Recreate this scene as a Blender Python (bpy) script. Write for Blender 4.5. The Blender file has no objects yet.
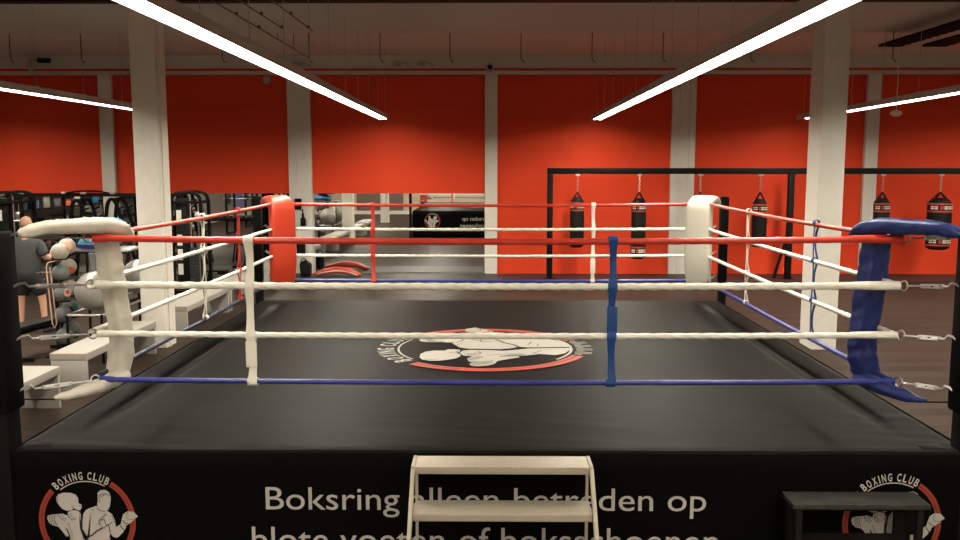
import bpy, bmesh, math, random
from mathutils import Vector, Matrix, noise
random.seed(7)
PI = math.pi
COL = bpy.context.scene.collection
sc = bpy.context.scene

# ------------------------------------------------------------------ camera
CAMZ, FPX = 2.68, 885.0
cam_d = bpy.data.cameras.new('camera'); cam = bpy.data.objects.new('camera', cam_d); COL.objects.link(cam)
cam_d.sensor_width = 36.0; cam_d.lens = FPX/960*36
cam.location = (0, 0, CAMZ)
cam.rotation_euler = (PI/2-math.atan(105/FPX), 0, math.atan(10/FPX))
cam_d.clip_end = 200
sc.camera = cam
RM = cam.rotation_euler.to_matrix()
def at(px, py, Y):
    """world point of the vertical plane y=Y seen at photo pixel (used for measuring only)"""
    d = RM @ Vector((px-480, 270-py, -FPX))
    t = Y/d.y
    return Vector((d.x*t, Y, CAMZ+d.z*t))

# ------------------------------------------------------------------ materials
def mat(name, col, rough=.5, metal=0, bump=0, bscale=60, spec=.5, var=0, vscale=8, emit=None, estr=0, coat=0):
    m = bpy.data.materials.new(name); m.use_nodes = True
    nt = m.node_tree; b = nt.nodes['Principled BSDF']
    b.inputs['Base Color'].default_value = (*col, 1); b.inputs['Roughness'].default_value = rough
    b.inputs['Metallic'].default_value = metal; b.inputs['Specular IOR Level'].default_value = spec
    if coat: b.inputs['Coat Weight'].default_value = coat; b.inputs['Coat Roughness'].default_value = .2
    tc = nt.nodes.new('ShaderNodeTexCoord')
    if var:
        n = nt.nodes.new('ShaderNodeTexNoise'); n.inputs['Scale'].default_value = vscale; n.inputs['Detail'].default_value = 4
        r = nt.nodes.new('ShaderNodeValToRGB')
        r.color_ramp.elements[0].position = .3; r.color_ramp.elements[1].position = .7
        r.color_ramp.elements[0].color = (*[c*(1-var) for c in col], 1); r.color_ramp.elements[1].color = (*[min(1, c*(1+var)) for c in col], 1)
        nt.links.new(tc.outputs['Object'], n.inputs['Vector']); nt.links.new(n.outputs['Fac'], r.inputs['Fac'])
        nt.links.new(r.outputs['Color'], b.inputs['Base Color'])
    if bump:
        n = nt.nodes.new('ShaderNodeTexNoise'); n.inputs['Scale'].default_value = bscale; n.inputs['Detail'].default_value = 3
        bp = nt.nodes.new('ShaderNodeBump'); bp.inputs['Strength'].default_value = bump; bp.inputs['Distance'].default_value = .01
        nt.links.new(tc.outputs['Object'], n.inputs['Vector']); nt.links.new(n.outputs['Fac'], bp.inputs['Height'])
        nt.links.new(bp.outputs['Normal'], b.inputs['Normal'])
    if emit: b.inputs['Emission Color'].default_value = (*emit, 1); b.inputs['Emission Strength'].default_value = estr
    return m

M = dict(
    white_paint=mat('white_paint', (.74, .70, .62), .55, var=.03),
    panel_paint=mat('panel_paint', (.54, .54, .48), .7, var=.05, vscale=.5),
    canvas_white=mat('canvas_white_print', (.42, .39, .34), .6),
    rear_white=mat('smooth_white_pad', (.52, .48, .40), .4, spec=.3),
    rail_paint=mat('rail_paint', (.60, .56, .50), .6),
    ceiling=mat('ceiling_paint', (.62, .57, .50), .8, var=.06, vscale=.6),
    red_wall=mat('red_panel', (.78, .066, .022), .6, bump=.05, bscale=90, spec=.12),
    beige_wall=mat('beige_wall', (.55, .42, .30), .7, var=.05),
    grey_wall=mat('grey_wall', (.34, .30, .26), .7, var=.08, vscale=1.5),
    brown_wall=mat('brown_wall', (.16, .10, .08), .7, var=.1),
    mirror=mat('mirror_glass', (.86, .86, .84), .005, 1),
    black_metal=mat('black_metal', (.006, .0055, .005), .55, 0, spec=.12),
    black_vinyl=mat('black_vinyl', (.008, .007, .007), .5, bump=.15, bscale=35, spec=.2),
    sleeve=mat('post_sleeve_vinyl', (.004, .0036, .0034), .7, spec=.06),
    black_cloth=mat('black_cloth', (.0022, .002, .0018), .85, bump=.2, bscale=14, spec=.05),
    canvas=mat('grey_canvas', (.014, .0138, .012), .46, bump=.12, bscale=240, var=.10, vscale=1.6, spec=.018),
    deck_red=mat('red_print', (.44, .05, .025), .55),
    skirt_red=mat('skirt_red_print', (.26, .025, .008), .65),
    print_grey=mat('grey_print', (.42, .38, .34), .7),
    print_white=mat('white_print', (.66, .62, .55), .6),
    print_black=mat('black_print', (.012, .011, .01), .7),
    white_rope=mat('white_rope', (.84, .79, .68), .6, bump=.3, bscale=120, var=.06, vscale=30),
    red_rope=mat('red_rope', (.60, .04, .018), .35, bump=.25, bscale=60),
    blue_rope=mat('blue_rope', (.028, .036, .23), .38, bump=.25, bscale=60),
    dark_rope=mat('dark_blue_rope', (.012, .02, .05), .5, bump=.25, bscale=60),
    white_pad=mat('white_pad', (.62, .575, .48), .45, bump=.25, bscale=22, spec=.3),
    red_pad=mat('red_pad', (.54, .042, .014), .4, bump=.08, bscale=12),
    blue_pad=mat('blue_pad', (.014, .024, .12), .45, bump=.35, bscale=20, spec=.35),
    blue_strap=mat('blue_strap', (.003, .05, .21), .6, bump=.2, bscale=150),
    white_strap=mat('white_strap', (.80, .75, .64), .65, bump=.2, bscale=150),
    red_strap=mat('red_strap', (.60, .035, .018), .6),
    chrome=mat('galvanised_steel', (.62, .60, .57), .3, 1),
    steel=mat('satin_steel', (.55, .54, .52), .3, 1),
    alu=mat('beige_aluminium', (.42, .36, .28), .5, .25),
    wood_white=mat('white_wood', (.37, .345, .30), .55, var=.03, vscale=5),
    ply=mat('plywood_edge', (.62, .30, .16), .6),
    dark_wood=mat('dark_wood', (.032, .030, .026), .65, bump=.15, bscale=40, var=.25, vscale=12, spec=.1),
    dark_frame=mat('dark_frame', (.010, .006, .005), .7, spec=.1),
    skin=mat('skin', (.62, .33, .22), .55),
    grey_shirt=mat('grey_shirt', (.055, .06, .058), .85, bump=.3, bscale=18),
    black_short=mat('black_shorts', (.012, .012, .013), .85),
    hair=mat('short_hair', (.36, .20, .13), .8),
    silver_ball=mat('silver_vinyl', (.34, .32, .285), .35, .3),
    teal=mat('teal_rubber', (.01, .13, .22), .4), navy=mat('navy_plastic', (.01, .015, .09), .4),
    green=mat('green_rubber', (.0, .12, .10), .5),
    grey_rubber=mat('grey_rubber', (.13, .135, .13), .55), beige_rubber=mat('beige_rubber', (.42, .37, .31), .55),
    taupe_rubber=mat('taupe_rubber', (.33, .29, .25), .6), orange_rubber=mat('orange_rubber', (.72, .36, .22), .55), red_rubber=mat('red_rubber', (.68, .10, .05), .5),
    rubber=mat('black_rubber', (.02, .02, .02), .6),
    band=mat('beige_cord', (.50, .32, .22), .6),
    heater=mat('heater_black', (.005, .004, .004), .7, spec=.1),
    lamp=mat('lamp_diffuser', (.9, .9, .9), .5, emit=(1, .94, .80), estr=60),
    housing=mat('lamp_housing', (.42, .39, .35), .5, .1),
    poster=mat('lavender_print', (.30, .32, .60), .6),
    mat_black=mat('rubber_matting', (.035, .026, .022), .55, bump=.2, bscale=40),
)
# diamond tread aluminium
def tread_mat():
    m = mat('diamond_tread', (.62, .54, .42), .48, .25); nt = m.node_tree; b = nt.nodes['Principled BSDF']
    tc = nt.nodes.new('ShaderNodeTexCoord'); mp = nt.nodes.new('ShaderNodeMapping'); mp.inputs['Rotation'].default_value = (0, 0, PI/4)
    ck = nt.nodes.new('ShaderNodeTexChecker'); ck.inputs['Scale'].default_value = 80
    bp = nt.nodes.new('ShaderNodeBump'); bp.inputs['Strength'].default_value = .5; bp.inputs['Distance'].default_value = .004
    mx = nt.nodes.new('ShaderNodeMixRGB'); mx.inputs['Color1'].default_value = (.40, .345, .27, 1); mx.inputs['Color2'].default_value = (.36, .31, .24, 1)
    L = nt.links
    L.new(tc.outputs['Object'], mp.inputs['Vector']); L.new(mp.outputs['Vector'], ck.inputs['Vector']); L.new(ck.outputs['Fac'], bp.inputs['Height'])
    L.new(bp.outputs['Normal'], b.inputs['Normal']); L.new(ck.outputs['Fac'], mx.inputs['Fac']); L.new(mx.outputs['Color'], b.inputs['Base Color'])
    return m
M['tread'] = tread_mat()
def floor_mat():
    m = mat('plank_floor', (.1, .08, .07), .42, spec=.022); nt = m.node_tree; b = nt.nodes['Principled BSDF']; L = nt.links
    tc = nt.nodes.new('ShaderNodeTexCoord')
    br = nt.nodes.new('ShaderNodeTexBrick'); br.inputs['Scale'].default_value = 1
    br.inputs['Brick Width'].default_value = 2.4; br.inputs['Row Height'].default_value = .30; br.inputs['Mortar Size'].default_value = .006
    br.inputs['Color1'].default_value = (.060, .043, .034, 1); br.inputs['Color2'].default_value = (.040, .028, .022, 1); br.inputs['Mortar'].default_value = (.05, .036, .03, 1)
    L.new(tc.outputs['Object'], br.inputs['Vector'])
    mp = nt.nodes.new('ShaderNodeMapping'); mp.inputs['Scale'].default_value = (.5, 9, 1)
    n = nt.nodes.new('ShaderNodeTexNoise'); n.inputs['Scale'].default_value = 1.2; n.inputs['Detail'].default_value = 6
    L.new(tc.outputs['Object'], mp.inputs['Vector']); L.new(mp.outputs['Vector'], n.inputs['Vector'])
    mx = nt.nodes.new('ShaderNodeMixRGB'); mx.blend_type = 'MULTIPLY'; mx.inputs['Fac'].default_value = .7
    rp = nt.nodes.new('ShaderNodeValToRGB'); rp.color_ramp.elements[0].position = .3; rp.color_ramp.elements[0].color = (.6, .6, .6, 1)
    rp.color_ramp.elements[1].position = .7; rp.color_ramp.elements[1].color = (1.2, 1.2, 1.2, 1)
    L.new(n.outputs['Fac'], rp.inputs['Fac']); L.new(br.outputs['Color'], mx.inputs['Color1']); L.new(rp.outputs['Color'], mx.inputs['Color2'])
    L.new(mx.outputs['Color'], b.inputs['Base Color'])
    return m
M['floor'] = floor_mat()

# ------------------------------------------------------------------ mesh builder
class MB:
    def __init__(s): s.bm = bmesh.new(); s.mi = 0
    def _f(s, vs):
        try:
            f = s.bm.faces.new(vs); f.material_index = s.mi; return f
        except ValueError: return None
    def box(s, c, d, rot=None, bev=0, seg=2):
        c = Vector(c); h = Vector(d)/2; R = rot or Matrix.Identity(3)
        vs = [s.bm.verts.new(c + R @ Vector((x*h.x, y*h.y, z*h.z))) for x in (-1, 1) for y in (-1, 1) for z in (-1, 1)]
        fs = [s._f([vs[i] for i in q]) for q in ((0, 1, 3, 2), (4, 6, 7, 5), (0, 4, 5, 1), (2, 3, 7, 6), (0, 2, 6, 4), (1, 5, 7, 3))]
        if bev:
            es = {e for f in fs for e in f.edges}
            bmesh.ops.bevel(s.bm, geom=list(es), offset=bev, segments=seg, affect='EDGES', profile=.5)
        return s
    def b2(s, lo, hi, bev=0):
        lo, hi = Vector(lo), Vector(hi); return s.box((lo+hi)/2, hi-lo, bev=bev)
    def bar(s, a, b, w, t, bev=0, up=(0, 0, 1)):
        a, b = Vector(a), Vector(b); z = (b-a).normalized(); u = Vector(up)
        if abs(z.dot(u)) > .99: u = Vector((0, 1, 0))
        x = u.cross(z).normalized(); y = z.cross(x)
        R = Matrix((x, y, z)).transposed()
        return s.box((a+b)/2, (w, t, (b-a).length), R, bev)
    def tube(s, path, r, n=10, closed=False, caps=True, lobes=0, lam=.2, pitch=.06, sx=1, sy=1):
        P = [Vector(p) for p in path]; N = len(P); rings = []
        rr = r if isinstance(r, (list, tuple)) else [r]*N
        up = None; dist = 0
        for i in range(N):
            if closed: t = P[(i+1) % N]-P[i-1]
            else: t = P[min(i+1, N-1)]-P[max(i-1, 0)]
            t.normalize()
            if up is None:
                up = Vector((0, 0, 1)) if abs(t.z) < .9 else Vector((0, 1, 0))
            x = up.cross(t)
            if x.length < 1e-4: x = t.orthogonal()
            x.normalize(); y = t.cross(x).normalized(); up = y
            if i: dist += (P[i]-P[i-1]).length
            ph = dist/pitch*2*PI/max(lobes, 1) if lobes else 0
            ring = []
            for k in range(n):
                a = 2*PI*k/n
                q = rr[i]*(1+(lam*math.cos(lobes*(a-ph)) if lobes else 0))
                ring.append(s.bm.verts.new(P[i]+x*math.cos(a)*q*sx+y*math.sin(a)*q*sy))
            rings.append(ring)
        for i in range(N if closed else N-1):
            a, b = rings[i], rings[(i+1) % N]
            for k in range(n): s._f((a[k], a[(k+1) % n], b[(k+1) % n], b[k]))
        if caps and not closed: s._f(rings[0][::-1]); s._f(rings[-1])
        return s
    def cyl(s, a, b, r, n=14, r2=None):
        return s.tube([a, b], [r, r if r2 is None else r2], n)
    def lathe(s, prof, c=(0, 0, 0), n=20, R=None):
        c = Vector(c); R = R or Matrix.Identity(3); rings = []
        for (r, z) in prof:
            if r < 1e-5: rings.append([s.bm.verts.new(c+R @ Vector((0, 0, z)))])
            else: rings.append([s.bm.verts.new(c+R @ Vector((r*math.cos(2*PI*k/n), r*math.sin(2*PI*k/n), z))) for k in range(n)])
        for a, b in zip(rings, rings[1:]):
            for k in range(n):
                if len(a) == 1 and len(b) == 1: continue
                if len(a) == 1: s._f((a[0], b[(k+1) % n], b[k]))
                elif len(b) == 1: s._f((a[k], a[(k+1) % n], b[0]))
                else: s._f((a[k], a[(k+1) % n], b[(k+1) % n], b[k]))
        return s
    def ball(s, c, r, n=20, sz=(1, 1, 1)):
        m = n//2
        return s.lathe([(r*sz[0]*math.sin(PI*i/m), -r*sz[2]*math.cos(PI*i/m)) for i in range(m+1)], c, n)
    def poly(s, pts, T):
        vs = [s.bm.verts.new(T(p)) for p in pts]; f = s._f(vs)
        if f and len(pts) > 4: bmesh.ops.triangulate(s.bm, faces=[f])
        return s
    def rectsweep(s, path, side, w, t, closed=False, cap=True, rnd=.35, fine=0):
        """rounded-rect section swept along path; side = constant side direction; w,t lists or numbers"""
        P = [Vector(p) for p in path]; N = len(P); side = Vector(side).normalized(); rings = []
        sec = []
        for (cx, cy, a0) in ((1, 1, 0), (-1, 1, PI/2), (-1, -1, PI), (1, -1, 1.5*PI)):
            for k in range(4):
                a = a0+PI/2*k/3; sec.append((cx, cy, math.cos(a), math.sin(a)))
        for i in range(N):
            tg = (P[(i+1) % N]-P[i-1]) if closed else (P[min(i+1, N-1)]-P[max(i-1, 0)])
            nrm = side.cross(tg).normalized()
            W = w[i] if isinstance(w, (list, tuple)) else w; T = t[i] if isinstance(t, (list, tuple)) else t
            q = min(W, T)*rnd
            rings.append([s.bm.verts.new(P[i]+side*(cx*(W/2-q)+ca*q)+nrm*(cy*(T/2-q)+sa*q)) for cx, cy, ca, sa in sec])
        if fine:
            new = []
            for rg in rings:
                o = []
                for q in range(16):
                    o.append(rg[q])
                    if q % 4 == 3:
                        A, B = rg[q].co, rg[(q+1) % 16].co
                        for e in range(1, fine+1): o.append(s.bm.verts.new(A.lerp(B, e/(fine+1))))
                new.append(o)
            rings = new
        n = len(rings[0])
        for i in range(N if closed else N-1):
            a, b = rings[i], rings[(i+1) % N]
            for k in range(n): s._f((a[k], a[(k+1) % n], b[(k+1) % n], b[k]))
        if cap and not closed: s._f(rings[0][::-1]); s._f(rings[-1])
        return s
    def wrinkle(s, amp, sc_=(8, 8, 8), seed=0):
        s.bm.normal_update()
        for v in s.bm.verts:
            p = Vector((v.co.x*sc_[0]+seed, v.co.y*sc_[1], v.co.z*sc_[2]))
            v.co += v.normal*amp*(noise.noise(p)+.5*noise.noise(p*2.3))
        return s
    def build(s, name, mats, parent=None, smooth=35):
        me = bpy.data.meshes.new(name)
        bmesh.ops.recalc_face_normals(s.bm, faces=s.bm.faces[:]) if not getattr(s, 'keepn', False) else None
        s.bm.to_mesh(me); s.bm.free()
        for m in (mats if isinstance(mats, (list, tuple)) else [mats]): me.materials.append(M[m] if isinstance(m, str) else m)
        if smooth:
            me.shade_smooth() if hasattr(me, 'shade_smooth') else [setattr(p, 'use_smooth', True) for p in me.polygons]
            me.set_sharp_from_angle(angle=math.radians(smooth))
        o = bpy.data.objects.new(name, me); COL.objects.link(o)
        if parent: 
            o.parent = parent
            o.location = -wloc(parent) if getattr(s, 'world', True) else (0, 0, 0)
        return o
def wloc(o):
    v = Vector(o.location)
    while o.parent: o = o.parent; v += Vector(o.location)
    return v
def thing(name, label, cat, loc=(0, 0, 0), group=None):
    o = bpy.data.objects.new(name, None); COL.objects.link(o); o.empty_display_size = .1
    o.location = loc; o['label'] = label; o['category'] = cat
    if group: o['group'] = group
    return o
def tag(o, label, cat, group=None):
    o['label'] = label; o['category'] = cat
    if group: o['group'] = group
    return o
def struct(o): o['kind'] = 'structure'; return o
def dup(root, loc, label=None, rotz=None, scale=None):
    r = root.copy(); COL.objects.link(r); r.location = loc
    if label: r['label'] = label
    if rotz is not None: r.rotation_euler = (0, 0, rotz)
    if scale: r.scale = (scale,)*3
    for ch in list(root.children):
        c = ch.copy(); COL.objects.link(c); c.parent = r
        for g in ch.children:
            d = g.copy(); COL.objects.link(d); d.parent = c
    return r

# ------------------------------------------------------------------ room shell
WY = 21.9; CZ = 5.30; XL, XR, YB = -13.0, 13.0, -4.8
struct(MB().b2((XL-.3, YB-.3, -.2), (XR+.3, WY+.4, 0)).build('floor', 'floor', smooth=0))
struct(MB().b2((XL-.3, YB-.3, CZ), (XR+.3, WY+.4, CZ+.2)).build('ceiling', 'ceiling', smooth=0))
wb = struct(MB().b2((XL-.3, WY, 0), (XR+.3, WY+.3, CZ)).build('wall_back', 'white_paint', smooth=0))
struct(MB().b2((XL-.3, YB, 0), (XL, WY, CZ)).build('wall_left', 'grey_wall', smooth=0))
struct(MB().b2((XR, YB, 0), (XR+.3, WY, CZ)).build('wall_right', 'grey_wall', smooth=0))
wr = struct(MB().b2((XL, YB-.3, 0), (XR, YB, CZ)).build('wall_rear', 'beige_wall', smooth=0))
struct(MB().b2((XL, YB, 0), (XR, YB+.02, .2)).build('baseboard_rear', 'white_paint', smooth=0))
struct(MB().b2((XL, YB+.02, 0), (XL+.02, WY-.05, .18)).build('baseboard_left', 'white_paint', smooth=0))
struct(MB().b2((-7.3, YB+.021, .2), (-4.75, YB+.05, CZ)).build('trim_7', 'brown_wall', smooth=0))
# pilasters on the back wall
PIL = [(at(a, 85, WY-.16).x, at(b, 85, WY-.16).x) for a, b in ((97.5, 110.5), (286.5, 309.5), (485, 497.5), (673, 696.5), (868.5, 881.5))]
for i, (a, b) in enumerate(PIL):
    m = MB(); m.b2((a, WY-.16, 0), (b, WY, 4.85))
    if b-a > .4:
        m.b2((a+.2, WY-.19, 0), (a+.225, WY-.16, 4.85)); m.b2((b-.14, WY-.2, 0), (b, WY-.16, 4.85))
    struct(m.build('trim_%d' % (i+1), 'white_paint', smooth=0))
bays = [XL, *[v for p in PIL for v in p], XR]
MZ = 1.99
for i in range(0, len(bays), 2):
    a, b = bays[i], bays[i+1]
    z0 = MZ if b < 0 else 0.0
    m = MB(); z = 0
    m.b2((a+.004, WY-.03, z0), (b-.004, WY-.001, 4.85))
    for k in range(7):
        lo, hi = max(z0, -.01+k*.695), -.01+(k+1)*.695-.014
        if hi > lo: m.b2((a+.004, WY-.05, lo), (b-.004, WY-.001, hi))
    m.build('red_panel', 'red_wall', wb, smooth=0)
for (a, b, lab) in ((PIL[1][1], PIL[2][0], 'wide wall mirror below red panels beside the centre pilaster, reflecting the ring skirt'),
                    (PIL[0][1], PIL[1][0], 'wall mirror below red panels behind the left pillar, reflecting the dark cable machine'),
                    (XL+.01, PIL[0][0], 'leftmost wall mirror below red panels behind the person')):
    t = thing('wall_mirror', lab, 'mirror', ((a+b)/2, WY-.03, .03))
    MB().b2((a+.01, WY-.04, .03), (b-.01, WY-.03, MZ-.004)).build('mirror_glass', 'mirror', t, smooth=0)
# box-shaped rail high on the wall
m = MB(); m.b2((XL, WY-.28, 4.99), (XR, WY, CZ-.002)); m.b2((XL, WY-.24, 4.85), (XR, WY, 4.93)); struct(m.build('trim_8', 'rail_paint', smooth=0))
struct(MB().b2((XL, WY-.2, 4.93), (XR, WY, 4.99)).build('trim_9', 'red_wall', smooth=0))
struct(MB().b2((XL, 13.0, 5.02), (XR, 13.24, CZ-.001)).build('trim_10', 'black_metal', smooth=0))
struct(MB().b2((XL, 13.241, 5.05), (XR, 16.39, CZ-.002)).build('trim_16', 'panel_paint', smooth=0))
# square pillars
for (x, lab) in ((-4.935, 'left'), (4.875, 'right')):
    for j, y in enumerate((12.76, 2.0)):
        m = MB(); m.b2((x-.18, y, .001), (x+.18, y+(.40 if lab == 'left' else .5), CZ-.001), bev=.008)
        if lab == 'left': m.b2((x+.18, y+.1, .001), (x+.2, y+.13, CZ-.002))
        struct(m.build('trim_%d' % (11+j+(2 if lab == 'right' else 0)), 'white_paint', smooth=0))
# hanging rods for the rail
rod = None
for q in (10, 81, 152, 222, 309, 380, 450, 521, 592, 663, 751, 822, 893):
    x = at(q, 50, 17.6).x
    t = thing('hanger_rod', 'thin threaded hanger rod with hooked foot hanging from the ceiling before the red wall', 'rod', (x, 17.6, CZ), 'hanger rods under the ceiling')
    MB().tube([(x, 17.6, CZ-.004), (x, 17.6, 4.76), (x+.02, 17.6, 4.70), (x+.07, 17.6, 4.67)], .008, 6).build('rod', 'dark_frame', t)
# ceiling conduits
for (xa, ye, lab) in ((-3.95, 19.6, 'longest thin dark conduit under the ceiling, ending closest to the red wall'), (-3.10, 15.8, 'thin dark conduit under the ceiling, nearest the left ceiling lamp'), (-3.56, 15.5, 'thin dark conduit under the ceiling, in the middle of three')):
    m = MB(); m.tube([(xa, 5, 5.0), (xa, ye, 5.0)], .010, 6)
    for k in range(10):
        y = 6+k*1.35
        if y < ye: m.box((xa, y, (5.0+CZ)/2), (.012, .02, CZ-5.004)) if not 12.9 < y < 16.5 else m.box((xa, y, 5.02), (.04, .03, .05))
    tag(m.build('conduit', 'brown_wall'), lab, 'pipe')

# ------------------------------------------------------------------ lamps
LZ = 3.68
def lamp(x0, x1, y0, y1, label):
    x = 0
    t = thing('linear_ceiling_lamp', label, 'lamp', ((x0+x1)/2, (y0+y1)/2, LZ), 'suspended linear lamps')
    t.rotation_euler = (0, 0, -math.atan((x1-x0)/(y1-y0))); yc = (y0+y1)/2; y0 -= yc; y1 -= yc
    h = MB(); h.world = False; h.box((0, 0, .085), (.19, y1-y0, .07), bev=.006)
    for q in (-1, 1): h.box((q*.099, 0, .062), (.01, y1-y0, .096))
    n = int((y1-y0)/1.4)
    for k in range(n+1):
        yy = y0+.1+(y1-y0-.2)*k/n; h.box((.02, yy, .13), (.03, .06, .03))
    h.build('lamp_housing', 'housing', t)
    h = MB(); h.world = False; h.box((0, 0, .045), (.186, y1-y0-.02, .006)); h.build('diffuser', 'lamp', t)
    for k in range(n+1):
        yy = y0+.1+(y1-y0-.2)*k/n; h = MB(); h.world = False
        h.tube([(.02, yy, .14), (.02, yy, (CZ if not 12.95 < yy+yc < 16.45 else 5.02)-LZ-.004)], .0035, 4); h.build('suspension_wire', 'housing', t)
lamp(-2.24, -2.39, 5.4, 20.35, 'long glowing linear lamp running over the left half of the ring')
lamp(2.20, 2.41, 5.4, 20.6, 'long glowing linear lamp running over the right half of the ring')
lamp(-6.6, -6.6, 5.4, 17.6, 'slim glowing linear lamp ending behind the left pillar')
lamp(6.35, 6.98, 5.4, 20.2, 'slim glowing linear lamp passing behind the right pillar')
lamp(-11.4, -11.4, 5.4, 19.8, 'slim linear lamp hung near the left wall of the gym')
lamp(11.4, 11.4, 5.4, 19.8, 'slim linear lamp hung near the right wall of the gym')
for x in (-6.5, -2.2, 2.2, 6.5): lamp(x, x, -4.4, 3.7, 'linear lamp hung behind the viewer, %s' % {-6.5: 'over the left aisle', -2.2: 'left of the centre line', 2.2: 'right of the centre line', 6.5: 'over the right aisle'}[x])

# radiant heaters
HZ = at(890, 47, 16.6).z
for x, lab in ((at(878, 47, 16.6).x, 'long black radiant heater panel at upper right, the left of the two'), (at(922, 47, 16.6).x, 'long black radiant heater panel at upper right, the right of the two')):
    t = thing('radiant_heater', lab, 'heater', (x, 13, HZ), 'black ceiling heaters')
    m = MB(); m.b2((x, 9.5, HZ), (x+.40, 16.6, HZ+.05), bev=.01); m.build('heater_panel', 'heater', t)
    m = MB()
    for k in range(28):
        y = 9.6+k*.25; m.b2((x+.03, y, HZ-.012), (x+.37, y+.12, HZ+.002))
    m.build('fin', 'heater', t)['kind'] = 'stuff'
    for y in (10, 12, 16.2): MB().tube([(x+.21, y, HZ+.05), (x+.21, y, CZ-.003)], .005, 4).build('suspension_wire', 'housing', t)
p = at(896, 114, 18)
t = thing('pendant_sensor', 'small white round sensor hanging on a thin cord in front of the red wall', 'sensor', p)
MB().lathe([(0, -.05), (.05, -.045), (.11, 0), (.11, .04), (.04, .08), (0, .08)], p, 16).build('sensor_head', 'white_paint', t)
MB().tube([p+Vector((0, 0, .08)), (p.x, 18, CZ-.004)], .008, 6).build('cord', 'white_paint', t)
# devices on the rail
def devbox(px, py, w, h, name, label, cat):
    p = at(px, py, WY-.36)
    m = MB(); m.box(p, (w, .14, h), bev=.02); m.tube([p+Vector((w/2, 0, h*.3)), p+Vector((w/2+.12, 0, h*.2)), p+Vector((w/2+.2, .1, -h*.4))], .015, 6)
    tag(m.build(name, 'housing'), label, cat)
devbox(397, 63.5, .19, .12, 'junction_box', 'small grey box on the rail, the left of two close together', 'box')
devbox(421, 63.5, .19, .12, 'junction_box', 'small grey box on the rail, the right of two close together', 'box')
devbox(297, 64, .22, .08, 'motion_sensor', 'flat grey sensor on the rail above the wide left pilaster', 'sensor')
p = at(38, 65, WY-.5)
t = thing('security_camera', 'grey security camera on a curved bracket at the upper left rail', 'camera', p)
MB().tube([p+Vector((-.25, .2, -.12)), p+Vector((-.24, 0, 0)), p+Vector((-.15, -.02, .13)), p+Vector((.05, -.02, .14))], .05, 10).build('bracket', 'housing', t)
MB().box(p+Vector((.16, -.02, .1)), (.3, .12, .11), bev=.02).build('camera_body', 'dark_frame', t)
p = at(490, 67.5, WY-.30)
t = thing('wall_speaker', 'small round dark fixture above the centre pilaster', 'speaker', p)
MB().lathe([(0, -.03), (.09, -.03), (.11, .02), (.11, .06), (0, .06)], p, 18, Matrix.Rotation(PI/2, 3, 'X')).build('body', 'housing', t)
MB().lathe([(0, .0), (.05, .0), (.06, .03), (0, .03)], p+Vector((0, -.065, 0)), 14, Matrix.Rotation(PI/2, 3, 'X')).build('cone', 'dark_frame', t)
p = at(267, 80, WY-.08)
tag(MB().lathe([(0, -.03), (.08, -.03), (.09, .03), (0, .05)], p, 16, Matrix.Rotation(PI/2, 3, 'X')).build('round_detector', 'housing'), 'small round grey detector near the top of the red wall', 'detector')

# ------------------------------------------------------------------ decals
def text_bm(body, T, mb, size=1.0, bold=0):
    """adds flat text; T maps (x,y) of the text plane to world"""
    cu = bpy.data.curves.new('tmp', 'FONT'); cu.body = body; cu.size = size; cu.resolution_u = 4; cu.offset = bold
    o = bpy.data.objects.new('tmp', cu); COL.objects.link(o)
    bpy.context.view_layer.update()
    dg = bpy.context.evaluated_depsgraph_get()
    me = bpy.data.meshes.new_from_object(o.evaluated_get(dg))
    pts = [(v.co.x, v.co.y) for v in me.vertices]
    if pts:
        x0, x1 = min(p[0] for p in pts), max(p[0] for p in pts)
    else: x0 = x1 = 0
    vs = [mb.bm.verts.new(T(p[0], p[1], x0, x1)) for p in pts]
    for f in me.polygons: mb._f([vs[i] for i in f.vertices])
    bpy.data.objects.remove(o); bpy.data.curves.remove(cu); bpy.data.meshes.remove(me)
    return x0, x1
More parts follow.
